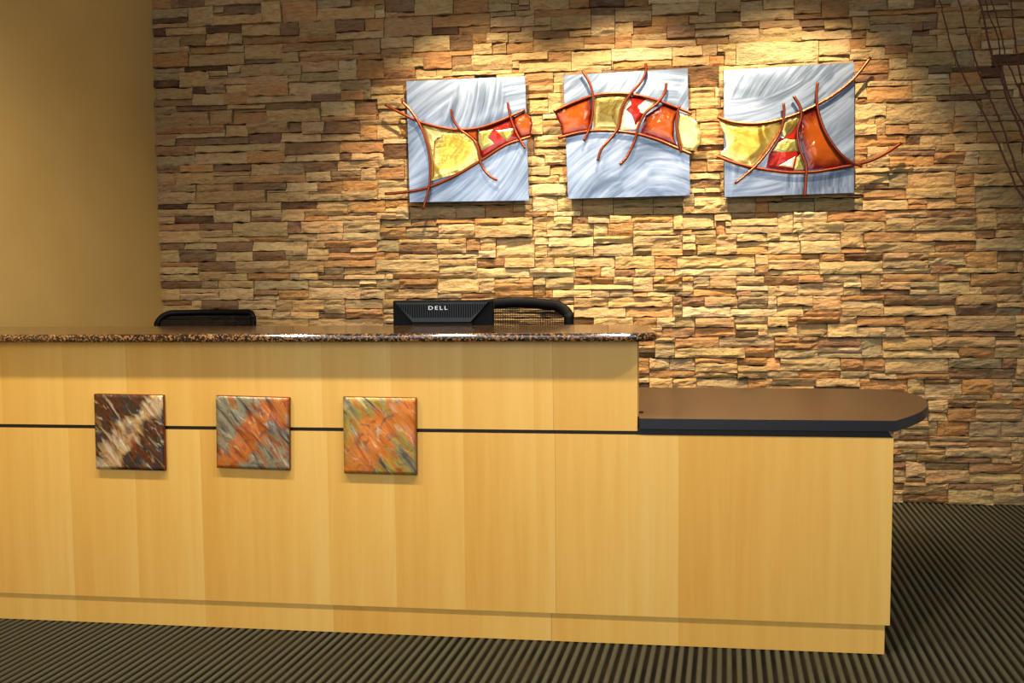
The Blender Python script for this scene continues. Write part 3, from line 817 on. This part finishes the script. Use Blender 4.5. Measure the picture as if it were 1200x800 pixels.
LOWZ = (0.098, 0.7012)
UPZ = (0.7142, 1.0065)
mid = lambda px, y=600: at(px, y, Y0).x
JL = at(651, 600, Y0).x          # butt joint between the two lower boards
RX = 0.8995
leaf_panel('lower_panel', [DL] + [mid(p) for p in (2, 84, 160, 237, 307, 385, 463, 544, 629)] + [JL - 0.0003], *LOWZ, Y0, desk, 1)
leaf_panel('lower_panel', [JL + 0.0003] + [mid(p) for p in (795, 948)] + [RX], *LOWZ, Y0, desk, 2)
JU = at(648, 450, Y0).x
leaf_panel('upper_panel', [DL] + [mid(p, 450) for p in (2, 74, 148, 225, 298, 377, 458, 542, 625)] + [JU - 0.0003], *UPZ, Y0, desk, 3)
leaf_panel('upper_panel', [JU + 0.0003, 0.1035], *UPZ, Y0, desk, 4)
JK = at(646, 735, Y0).x
leaf_panel('toe_kick', [DL] + [at(p, 720, Y0).x for p in (88, 240, 390, 545)] + [JK - 0.0005], 0.0, 0.0975, Y0 + 0.007, desk, 5)
leaf_panel('toe_kick', [JK + 0.0005] + [at(p, 735, Y0).x for p in (795,)] + [RX - 0.013], 0.0, 0.0975, Y0 + 0.007, desk, 6)
mkbm('reveal_strip', box(DL, 0.1, Y0 + 0.008, Y0 + 0.03, 0.699, 0.7165), M['black_strip'], desk)
mkbm('support_rail', prism([(0.1, 0.7015), (RX - 0.001, 0.7015), (RX - 0.016, 0.7228), (0.1, 0.7228)], 'y', Y0 + 0.004, Y0 + 0.06), M['black_strip'], desk)
mkbm('end_panel', box(RX - 0.02, RX, Y0 + 0.0225, 3.36, 0.098, 0.7013), M['core'], desk)
mkbm('end_plinth', box(RX - 0.035, RX - 0.0135, Y0 + 0.045, 3.34, 0.0, 0.0978), M['core'], desk)
mkbm('counter_wall', box(DL, 0.109, Y0 + 0.0225, Y0 + 0.12, 0.7585, 1.0068), M['core'], desk)
mkbm('modesty_board', box(DL, RX - 0.021, Y0 + 0.0225, Y0 + 0.04, 0.1055, 0.6985), M['core'], desk)
mkbm('drawer_pedestal', box(-0.42, -0.02, Y0 + 0.2, 3.4, 0.02, 0.70, 0.004), M['core'], desk)
for px in (DL, -1.3):
    mkbm('work_support', box(px, px + 0.025, Y0 + 0.0405, 3.38, 0.0, 0.722), M['core'], desk)

# granite transaction top
gx0, gy0, gy1 = DL, Y0 - 0.068, 3.235
pts = [(gx0, gy0)]
for i in range(9):
    a = -math.pi / 2 + math.pi / 2 * i / 8
    pts.append((0.078 + 0.09 * math.cos(a), gy0 + 0.09 + 0.09 * math.sin(a)))
for i in range(9):
    a = math.pi / 2 * i / 8
    pts.append((0.078 + 0.09 * math.cos(a), gy1 - 0.09 + 0.09 * math.sin(a)))
pts.append((gx0, gy1))
g = mkbm('granite_counter', prism(pts, 'z', 1.0075, 1.0365, bev=0.012, seg=4), M['granite'], smooth=False)
tag(g, 'polished speckled brown granite counter slab on the raised desk section', 'countertop')

# brown worktop with the rounded end
wt = empty('worktop', (0.2, 3.05, 0.7235))
tag(wt, 'dark brown laminate worktop with a rounded end and dark edge band', 'worktop')
cv = [at(px, py, Z=0.7566) for px, py in ((1065, 488), (1078, 482.6), (1085.5, 477), (1087, 472), (1081, 465.5), (1066, 460.5), (1040, 457.5), (1005, 455.6))]
cv = [Vector((0.8995, 2.6335, 0))] + [Vector((p.x, p.y, 0)) for p in cv] + [Vector((0.86, 3.485, 0))]
arc = [(p.x, p.y) for p in spline(cv, 6)]
out = [(DL, Y0 + 0.045), (0.1097, Y0 + 0.045), (0.1097, 2.6335)] + arc + [(DL, 3.485)]
mkbm('worktop_slab', prism(out, 'z', 0.7236, 0.7566), M['laminate'], wt)
V, Fc = [], []
edge = [(0.1103, 2.6335)] + arc
n = len(edge)
for i, p in enumerate(edge):
    a, b = Vector(edge[max(i - 1, 0)]), Vector(edge[min(i + 1, n - 1)])
    t = (b - a).normalized(); o = Vector((t.y, -t.x)) * 0.0018
    V += [(p[0] + o.x, p[1] + o.y, 0.7232), (p[0] + o.x, p[1] + o.y, 0.7562), (p[0], p[1], 0.7568), (p[0], p[1], 0.723)]
for i in range(n - 1):
    for k in range(4):
        Fc.append((4 * i + k, 4 * i + (k + 1) % 4, 4 * i + 4 + (k + 1) % 4, 4 * i + 4 + k))
mk('edge_band', V, Fc, M['laminate_edge'], wt)
c = at(753, 483, Z=0.757)
mkbm('corner_bracket', box(0.1105, 0.128, c.y - 0.006, c.y + 0.006, 0.7568, 0.7595, 0.0008, 1), M['black_plastic'], wt)

# ------------------------------------------------------------------ copper tiles on the desk front
DK, PU = (0.03, 0.02, 0.015), lin((96, 62, 58))
tiles = [
    ((-1.648, 0.692), 0.256, 0.266, -0.6, 'dark flame-patterned copper tile with a pale feathered streak on the desk front',
     mat_flame('dark_flamed_copper', [(0.3, lin((150, 110, 70))), (0.5, lin((214, 176, 120))), (0.62, lin((240, 226, 196))), (0.75, lin((206, 130, 60)))],
               [(0.3, lin((42, 28, 22))), (0.42, lin((110, 58, 26))), (0.52, lin((70, 52, 30))), (0.6, lin((56, 60, 66))), (0.7, lin((150, 104, 44)))], 0.062, 1.0)),
    ((-1.199, 0.695), 0.262, 0.252, -1.2, 'copper tile with an orange diagonal band between sage green streaks on the desk front',
     mat_flame('sage_flamed_copper', [(0.3, lin((150, 74, 40))), (0.48, lin((206, 112, 40))), (0.62, lin((216, 128, 52))), (0.74, lin((190, 150, 130)))],
               [(0.3, lin((70, 52, 40))), (0.42, lin((126, 118, 100))), (0.52, lin((158, 158, 126))), (0.6, lin((176, 96, 52))), (0.72, lin((170, 150, 70)))], 0.075, 4.0)),
    ((-0.753, 0.69), 0.252, 0.262, -0.5, 'bright orange copper tile with olive and grey streaks on the desk front',
     mat_flame('orange_flamed_copper', [(0.3, lin((186, 92, 40))), (0.48, lin((222, 126, 44))), (0.62, lin((226, 140, 60))), (0.74, lin((206, 140, 112)))],
               [(0.3, lin((84, 66, 56))), (0.42, lin((150, 136, 104))), (0.52, lin((178, 160, 62))), (0.6, lin((206, 110, 44))), (0.72, lin((190, 118, 90)))], 0.10, 9.0)),
]
for (cx, cz), wd, ht, rot, lab, mt in tiles:
    t = empty('copper_tile', (cx, Y0 - 0.006, cz))
    tag(t, lab, 'wall tile')
    rim = mkbm('tile_tray', box(cx - wd / 2, cx + wd / 2, Y0 - 0.013, Y0 - 0.0008, cz - ht / 2, cz + ht / 2, 0.002, 2), M['copper_rim'], t)
    n = 22
    V, Fc = [], []
    for j in range(n + 1):
        for i in range(n + 1):
            u, v = i / n - 0.5, j / n - 0.5
            e = min(0.5 - abs(u), 0.5 - abs(v)) * 2
            s_, d_ = (u + v), (u - v)
            h = 0.0045 * noise.noise((d_ * 2.2 + cx * 9, s_ * 9, cz)) * min(1, e * 6)
            V.append((cx + u * (wd - 0.003), Y0 - 0.0155 - h * 0.6 - 0.001 * min(1, e * 8), cz + v * (ht - 0.003)))
    m = n + 1
    for j in range(n):
        for i in range(n):
            Fc.append((j * m + i, j * m + i + 1, (j + 1) * m + i + 1, (j + 1) * m + i))
    ring = list(range(m)) + [j * m + n for j in range(1, m)] + [n * m + i for i in range(n - 1, -1, -1)] + [j * m for j in range(n - 1, 0, -1)]
    b0 = len(V)
    for q in ring: V.append((V[q][0], Y0 - 0.0125, V[q][2]))
    for i in range(len(ring)):
        Fc.append((ring[(i + 1) % len(ring)], ring[i], b0 + i, b0 + (i + 1) % len(ring)))
    mk('flamed_sheet', V, Fc, mt, t, (cx, Y0 - 0.02, cz), smooth=True)
    t.rotation_euler[1] = R(-rot)

# ------------------------------------------------------------------ wall art
PF = YW - 0.062                  # face of the aluminium panels


def art(label, corners, org_, sc, rods, pieces, mat, idx):
    ox, oy = org_
    P = lambda x, y, d: at(ox + x / sc, oy + y / sc, PF - d)
    cs = [at(px, py, PF) for px, py in corners]
    ctr = sum(cs, Vector()) / 4
    r = empty('wall_art', (ctr.x, PF + 0.012, ctr.z))
    tag(r, label, 'wall art', 'trio of metal artworks on the stone wall')
    mkbm('metal_panel', prism([(c.x, c.z) for c in cs], 'y', PF, PF + 0.022, bev=0.0012, seg=1), mat, r, (ctr.x, PF, ctr.z))
    # stand-off blocks that carry the panel on the stones
    for sx in (-0.2, 0.2):
        mkbm('standoff', box(ctr.x + sx - 0.03, ctr.x + sx + 0.03, PF + 0.0225, YW + 0.02, ctr.z + 0.1, ctr.z + 0.16), M['black_plastic'], r)
    for k, (mname, poly, lay) in enumerate(pieces):
        pp = [P(x, y, 0) for x, y in poly]
        c0 = sum(pp, Vector()) / len(pp)
        nn = len(pp)
        front = PF - 0.009 - 0.0035 * lay
        V, A, Fc = [], [], []
        rings = (1.0, 0.86, 0.62, 0.32)
        for q, f in enumerate(rings):
            for p in pp:
                V.append((c0.x + (p.x - c0.x) * f, front - (0, 0.003, 0.005, 0.006)[q], c0.z + (p.z - c0.z) * f))
                A.append(((0, 0.22, 0.62, 0.9)[q],) * 3 + (1,))
        V.append((c0.x, front - 0.006, c0.z)); A.append((1, 1, 1, 1))
        for p in pp:
            V.append((p.x, PF - 0.001 - 0.0035 * lay, p.z)); A.append((0, 0, 0, 1))
        for i in range(nn):
            j = (i + 1) % nn
            for q in range(3):
                Fc.append((q * nn + i, q * nn + j, (q + 1) * nn + j, (q + 1) * nn + i))
            Fc.append((3 * nn + i, 3 * nn + j, 4 * nn))
            Fc.append((4 * nn + 1 + i, 4 * nn + 1 + j, j, i))
        ob = mk('glass_piece', V, Fc, M[mname], r, attr={'edge': A})
        bm = bmesh.new(); bm.from_mesh(ob.data)
        bmesh.ops.recalc_face_normals(bm, faces=bm.faces)
        bm.to_mesh(ob.data); bm.free()
    for k, (pl, lay, rad) in enumerate(rods):
        pp = spline([P(x, y, 0.024 + lay) for x, y in pl], 6)
        V, Fc = tube(pp, rad, 8)
        mk('copper_rod', V, Fc, M['copper'], r, smooth=True)


art('aluminium panel with a gold sail shape narrowing to red glass, copper rods overhanging its edges',
    ((476, 95), (615.5, 89), (620, 235), (480, 237)), (430, 60), 4.0,
    [([(85, 250), (150, 285), (245, 330), (350, 358), (430, 368), (520, 360), (620, 328), (740, 275)], 0.0, 0.0075),
     ([(85, 668), (180, 660), (280, 640), (400, 590), (530, 515), (650, 440), (770, 400)], 0.0, 0.0085),
     ([(165, 237), (210, 285), (255, 360), (285, 450), (297, 540), (290, 640), (262, 742)], 0.011, 0.0075),
     ([(395, 272), (405, 320), (440, 370), (495, 410), (522, 460), (535, 530), (570, 580), (610, 604)], 0.011, 0.0072),
     ([(660, 240), (668, 290), (690, 360), (720, 420), (742, 455)], 0.011, 0.007)],
    [('pale_gold', [(252, 338), (350, 362), (430, 372), (345, 390), (308, 440), (298, 560), (290, 455)], 0),
     ('gold', [(303, 610), (308, 440), (350, 385), (430, 370), (470, 385), (515, 425), (527, 510), (420, 575)], 1),
     ('amber', [(450, 372), (522, 362), (522, 425), (490, 405)], 1),
     ('red', [(528, 362), (620, 332), (690, 300), (690, 360), (735, 410), (650, 436), (540, 500), (520, 440)], 0),
     ('lime', [(525, 375), (595, 365), (575, 410), (602, 440), (540, 468), (525, 430)], 1),
     ('lime', [(600, 372), (690, 362), (685, 392), (657, 427)], 1),
     ('amber', [(688, 345), (688, 312), (740, 285), (770, 310), (777, 340), (768, 396), (724, 408)], 1)],
    M['panel'][0], 0)
art('aluminium panel with an arched band of red, olive gold and pale glass between copper rods',
    ((660, 88), (806, 80), (809, 229), (665.5, 233)), (635, 60), 4.21,
    [([(57, 298), (150, 255), (250, 220), (350, 208), (450, 213), (560, 240), (660, 275), (740, 308)], 0.0, 0.0078),
     ([(80, 428), (180, 402), (280, 390), (380, 395), (480, 410), (580, 440), (660, 475), (740, 508)], 0.0, 0.0085),
     ([(200, 98), (235, 155), (252, 225), (250, 320), (235, 380), (207, 443)], 0.011, 0.007),
     ([(512, 60), (513, 100), (490, 150), (430, 220), (395, 285), (380, 370), (340, 430), (295, 480), (275, 540)], 0.011, 0.0075),
     ([(614, 158), (605, 205), (570, 255), (510, 305), (475, 375), (455, 450), (420, 520), (385, 560)], 0.011, 0.0075),
     ([(680, 268), (665, 330), (668, 410), (690, 500)], 0.011, 0.007)],
    [('amber', [(62, 303), (150, 262), (240, 232), (246, 310), (238, 392), (100, 420), (97, 370), (78, 340)], 1),
     ('olive_gold', [(262, 228), (340, 215), (425, 218), (388, 295), (372, 388), (255, 386), (256, 310)], 1),
     ('white_leaf', [(425, 222), (500, 228), (570, 248), (500, 315), (470, 385), (385, 390), (398, 290)], 0),
     ('red', [(430, 222), (520, 234), (470, 268), (500, 312), (462, 372), (440, 320), (412, 292), (440, 262)], 1),
     ('amber', [(600, 262), (672, 290), (652, 350), (650, 430), (668, 474), (580, 436), (487, 405), (512, 320)], 1),
     ('pale_gold', [(676, 308), (722, 316), (765, 355), (790, 410), (783, 460), (745, 492), (692, 484), (670, 400)], 1)],
    M['panel'][1], 1)
art('aluminium panel with a gold fish tail and a tall amber glass wedge',
    ((848, 82), (1001.5, 73), (1001, 226), (849, 231)), (825, 50), 4.0,
    [([(62, 348), (130, 372), (240, 380), (360, 360), (480, 315), (600, 250), (700, 170), (780, 70)], 0.0, 0.0088),
     ([(62, 533), (150, 565), (260, 590), (400, 608), (520, 605), (640, 585), (760, 560), (840, 525), (925, 470)], 0.0, 0.0085),
     ([(373, 285), (375, 340), (355, 420), (300, 510), (230, 590), (145, 660)], 0.011, 0.0072),
     ([(420, 250), (450, 300), (455, 350), (437, 420), (450, 500), (478, 570), (478, 640), (473, 720)], 0.011, 0.0078),
     ([(533, 188), (527, 250), (540, 340), (575, 430), (630, 510), (690, 560), (740, 580)], 0.011, 0.0075)],
    [('gold', [(65, 362), (150, 380), (240, 386), (362, 366), (350, 425), (295, 510), (220, 585), (150, 560), (75, 522), (105, 490), (98, 430)], 1),
     ('olive_gold', [(375, 368), (446, 338), (442, 375), (405, 425), (370, 450), (360, 420)], 1),
     ('red', [(305, 520), (360, 440), (440, 380), (440, 440), (452, 510), (474, 600), (390, 600), (290, 585)], 0),
     ('lime', [(345, 470), (380, 450), (430, 455), (440, 512), (360, 520), (320, 510)], 1),
     ('white_leaf', [(345, 580), (430, 530), (412, 590)], 1),
     ('lime', [(430, 540), (452, 520), (472, 598), (420, 600)], 1),
     ('amber', [(458, 325), (520, 305), (538, 350), (572, 430), (622, 510), (705, 572), (600, 588), (486, 594), (468, 520), (443, 430)], 1)],
    M['panel'][2], 2)

# ------------------------------------------------------------------ computer monitor behind the counter
MY = Y0 + 0.65
a, b = at(458, 352, MY), at(577, 351, MY)
mx0, mx1, mt_ = a.x, b.x, 1.137
mc = (mx0 + mx1) / 2
mon = empty('computer_monitor', (mc, MY + 0.05, 0.757))
tag(mon, 'black flat computer monitor seen from behind over the counter', 'monitor')
mkbm('bezel', box(mx0, mx1, MY + 0.03, MY + 0.062, mt_ - 0.34, mt_, 0.006), M['black_plastic'], mon)
mkbm('screen', box(mx0 + 0.018, mx1 - 0.018, MY + 0.0615, MY + 0.064, mt_ - 0.318, mt_ - 0.02), M['screen'], mon)
# rear housing: an upturned trapezoid standing proud of the bezel
zt, zb = mt_ - 0.008, mt_ - 0.092
hx = lambda f: (mx0 + 0.016 + f, mx1 - 0.016 - f)
bm = bmesh.new()
o_ = [(hx(0)[0], zt), (hx(0)[1], zt), (hx(0.075)[1], zb), (hx(0.075)[0], zb)]
mkbm('rear_housing', prism(o_, 'y', MY, MY + 0.032, bev=0.002, seg=1), M['grey_plastic'], mon)
mkbm('rear_pod', box(mc - 0.13, mc + 0.13, MY + 0.004, MY + 0.034, mt_ - 0.27, zb - 0.001, 0.006), M['black_plastic'], mon)
gr = bmesh.new()
n = 38
for i in range(n):
    x = hx(0.012)[0] + (hx(0.012)[1] - hx(0.012)[0]) * (i + 0.5) / n
    lim = min(1.0, min(x - hx(0)[0], hx(0)[1] - x) / 0.075)
    z_lo = zt - 0.012 - (0.058) * max(0.08, lim - 0.12)
    box(x - 0.0022, x + 0.0022, MY - 0.004, MY + 0.001, z_lo, zt - 0.008, bm=gr)
vg = mkbm('vent_grille', gr, M['black_plastic'], mon)
cu = bpy.data.curves.new('logo_text', 'FONT')
cu.body = 'DELL'
cu.size = 0.026
cu.align_x = 'CENTER'
cu.space_character = 1.35
cu.extrude = 0.0006
tmp = bpy.data.objects.new('logo_tmp', cu)
col.objects.link(tmp)
dg = bpy.context.evaluated_depsgraph_get()
me = bpy.data.meshes.new_from_object(tmp.evaluated_get(dg))
lc = at(513, 360.5, MY - 0.005)
vv = [Vector((lc.x + v.co.x * 1.15, MY - 0.0052 - v.co.z, lc.z - 0.008 + v.co.y * 0.85)) for v in me.vertices]
ff = [tuple(p.vertices) for p in me.polygons]
bpy.data.objects.remove(tmp)
lg = mk('logo', vv, ff, M['logo'], mon)
lg['label'] = 'silver maker name on the rear grille'
mkbm('stand_neck', box(mc - 0.045, mc + 0.045, MY + 0.01, MY + 0.03, 0.765, mt_ - 0.2, 0.006), M['grey_plastic'], mon)
V, Fc = lathe([(0.125, 0), (0.125, 0.006), (0.115, 0.012), (0.03, 0.016)], (mc, MY + 0.035, 0.7572), 32)
mk('stand_base', V, Fc, M['grey_plastic'], mon)


# ------------------------------------------------------------------ office chairs
def chair(c, top, hw, rl, rr, bulge, rotz, weave, rail, label):
    """mesh-back task chair; faces the desk, its back frame rises to 'top'"""
    cx, cy = c
    r = empty('office_chair', (cx, cy, 0))
    tag(r, label, 'office chair', 'office chairs behind the desk')
    zb = 0.56
    # back frame: closed loop, rounded upper corners of radii rl, rr
    # (z below the crown, following a gently bowed top rail)
    pl = []
    yb = 0.24
    for i in range(7):
        t = math.pi - math.pi / 2 * i / 6
        pl.append((-hw + rl[0] + rl[0] * math.cos(t), top - rl[1] - bulge + rl[1] * math.sin(t)))
    for i in range(1, 8):
        u = i / 8
        x = -hw + rl[0] + (2 * hw - rl[0] - rr[0]) * u
        pl.append((x, top - bulge * (2 * u - 1) ** 2))
    for i in range(7):
        t = math.pi / 2 - math.pi / 2 * i / 6
        pl.append((hw - rr[0] + rr[0] * math.cos(t), top - rr[1] - bulge + rr[1] * math.sin(t)))
    pl += [(hw * 0.98, 0.86), (hw * 0.86, 0.66), (hw * 0.7, zb), (0, zb - 0.02), (-hw * 0.7, zb), (-hw * 0.86, 0.66), (-hw * 0.98, 0.86)]

    def bow(x, z):
        return yb + 0.05 * (1 - (x / hw) ** 2) + 0.06 * max(0, (z - 0.6)) - 0.02
    W = lambda x, z: Vector((cx + x, cy + bow(x, z), z))
    loop = spline([W(x, z) for x, z in pl], 2, True)
    # flat oval rail: wider across the face than deep
    V, Fc = [], []
    n = len(loop)
    cen = sum(loop, Vector()) / n
    for i, p in enumerate(loop):
        t = (loop[(i + 1) % n] - loop[i - 1]).normalized()
        inw = t.cross(Vector((0, 1, 0))).normalized()
        if inw.dot(cen - p) < 0: inw = -inw
        k_ = min(1.0, max(0.0, (p.z - (top - 0.3)) / 0.25))
        wdt = rail * k_ + 0.034 * (1 - k_)
        for k in range(8):
            a_ = 2 * math.pi * k / 8
            V.append(p + inw * (wdt / 2 + wdt / 2 * math.cos(a_)) + Vector((0, 0.011 * math.sin(a_), 0)))
    for i in range(n):
        j = (i + 1) % n
        for k in range(8): Fc.append((i * 8 + k, i * 8 + (k + 1) % 8, j * 8 + (k + 1) % 8, j * 8 + k))
    back = mk('backrest', V, Fc, M['black_plastic'], r, smooth=True)
    # woven mesh: flat strands both ways, cut to the outline
    poly = [(p.x - cx, p.z) for p in loop]

    def spans(val, ax):
        hit = []
        for i in range(n):
            p, q = poly[i], poly[(i + 1) % n]
            if (p[ax] - val) * (q[ax] - val) < 0:
                hit.append(p[1 - ax] + (q[1 - ax] - p[1 - ax]) * (val - p[ax]) / (q[ax] - p[ax]))
        return (min(hit), max(hit)) if len(hit) > 1 else None
    V, Fc = [], []
    step, half = weave
    for ax, lo, hi in ((0, -hw, hw), (1, zb - 0.02, top)):
        v = lo + step
        while v < hi:
            sp = spans(v, ax)
            if sp and sp[1] - sp[0] > 0.03:
                m = 10
                b0 = len(V)
                for i in range(m + 1):
                    s_ = sp[0] + 0.01 + (sp[1] - sp[0] - 0.02) * i / m
                    for d_ in (-half, half):
                        V.append(W(v + d_, s_) if ax == 0 else W(s_, v + d_))
                for i in range(m): Fc.append((b0 + 2 * i, b0 + 2 * i + 1, b0 + 2 * i + 3, b0 + 2 * i + 2))
            v += step
    mk('mesh_net', V, Fc, M['mesh_black'], back)
    mkbm('back_bracket', box(cx - 0.035, cx + 0.035, cy + 0.20, cy + 0.30, 0.40, 0.60, 0.012), M['black_plastic'], r)
    # seat
    bm = box(cx - 0.25, cx + 0.25, cy - 0.26, cy + 0.23, 0.43, 0.5, 0.03, 3)
    mkbm('seat', bm, M['seat_black'], r, smooth=True)
    mkbm('seat_mechanism', box(cx - 0.09, cx + 0.09, cy - 0.12, cy + 0.22, 0.385, 0.429, 0.01), M['black_plastic'], r)
    V, Fc = lathe([(0.03, 0.08), (0.03, 0.25), (0.019, 0.25), (0.019, 0.386)], (cx, cy, 0), 16)
    mk('gas_column', V, Fc, M['chrome'], r, smooth=False)
    for sx in (-1, 1):
        V, Fc = tube(spline([Vector((cx + sx * 0.2, cy + 0.05, 0.42)), Vector((cx + sx * 0.29, cy + 0.05, 0.45)), Vector((cx + sx * 0.3, cy + 0.03, 0.56)), Vector((cx + sx * 0.3, cy, 0.655))], 5), 0.016, 8)
        am = mk('armrest', V, Fc, M['black_plastic'], r, smooth=True)
        mkbm('arm_pad', box(cx + sx * 0.3 - 0.04, cx + sx * 0.3 + 0.04, cy - 0.13, cy + 0.12, 0.652, 0.682, 0.012), M['black_plastic'], am)
    for k in range(5):
        a_ = math.pi / 2 + 2 * math.pi * k / 5 + 0.3
        d_ = Vector((math.cos(a_), math.sin(a_), 0)); e_ = Vector((cx, cy, 0))
        V, Fc = tube([e_ + d_ * 0.02 + Vector((0, 0, 0.105)), e_ + d_ * 0.16 + Vector((0, 0, 0.1)), e_ + d_ * 0.3 + Vector((0, 0, 0.075))], lambda t: 0.026 - 0.009 * t, 8)
        lg_ = mk('base_leg', V, Fc, M['black_plastic'], r, smooth=True)
        q = e_ + d_ * 0.3
        s_ = Vector((-d_.y, d_.x, 0))
        V, Fc = tube([q - s_ * 0.022 + Vector((0, 0, 0.031)), q + s_ * 0.022 + Vector((0, 0, 0.031))], 0.03, 14)
        mk('caster', V, Fc, M['black_plastic'], lg_)
    r.rotation_euler[2] = rotz
    return r


chair((-1.905, 3.44), 1.096, 0.258, (0.085, 0.075), (0.04, 0.05), 0.002, 0.0, (0.0065, 0.0026), 0.028,
      'black task chair with a flat-topped dense mesh back near the painted wall')
chair((-0.43, 3.78), 1.141, 0.275, (0.09, 0.09), (0.13, 0.09), 0.012, 0.0, (0.0085, 0.0019), 0.054,
      'black task chair with an arched see-through mesh back beside the monitor')

# ------------------------------------------------------------------ twigs in the floor vase
VC = Vector((2.52, 4.22, 0))
V, Fc = lathe([(0.10, 0.0), (0.13, 0.02), (0.165, 0.22), (0.15, 0.45), (0.095, 0.66), (0.07, 0.74), (0.085, 0.8), (0.075, 0.8), (0.06, 0.74), (0.06, 0.5)], VC, 32)
vz = mk('floor_vase', V, Fc, M['vase'], None, VC, smooth=True)
tag(vz, 'dark bronze floor vase holding tall reddish twigs', 'vase')
TW = [("170 0 185 60 215 180 250 270 300 370 350 460 400 560 450 680 490 760", 4.26, 'outermost long dark red twig arching clear of the others before the stones', 0.0046),
      ("245 0 270 110 300 200 330 300 370 390 410 480 450 600 495 710", 4.24, 'long dark red twig running beside the outermost twig', 0.0046),
      ("325 0 350 110 375 220 410 300 440 400 480 490 510 560", 4.22, 'thick dark red twig crossing the middle of the twig bundle', 0.0062),
      ("345 -20 362 60 400 150 407 240 425 315 452 400 495 480", 4.25, 'wavy dark red twig woven through the twig bundle', 0.004),
      ("372 0 410 130 430 230 465 310 500 395 530 470", 4.2, 'slim dark red twig behind the upright twig of the bundle', 0.0042),
      ("450 0 460 120 475 230 490 320 505 400", 4.18, 'upright dark red twig standing apart in the twig bundle', 0.0048)]
for i, (txt, y, lab, rad) in enumerate(TW):
    q = [float(v) for v in txt.split()]
    pp = [at(1050 + q[k] / 3.333, q[k + 1] / 3.333, y) for k in range(0, len(q), 2)]
    pre = pp[0] + (pp[0] - pp[1]).normalized() * 0.28 + Vector((-0.02, 0, 0))
    end = VC + Vector((0.03 * math.cos(i * 2.1), 0.03 * math.sin(i * 2.1), 0.78))
    low = VC + Vector((0.03 * math.cos(i * 2.1 + 1), 0.03 * math.sin(i * 2.1 + 1), 0.52))
    mid_ = pp[-1].lerp(end, 0.5) + Vector((0.02, 0, 0.04))
    path = spline([low, end, mid_] + pp[::-1] + [pre], 5)
    rn = random.Random(i)
    path = [p + Vector((rn.uniform(-1, 1), rn.uniform(-1, 1), 0)) * 0.0022 for p in path]
    V, Fc = tube(path, lambda t, rad=rad: rad * (1.15 - 0.5 * t), 6)
    tw = mk('twig', V, Fc, M['twig'], None, low, smooth=True)
    tag(tw, lab, 'twig', 'twigs in the floor vase')
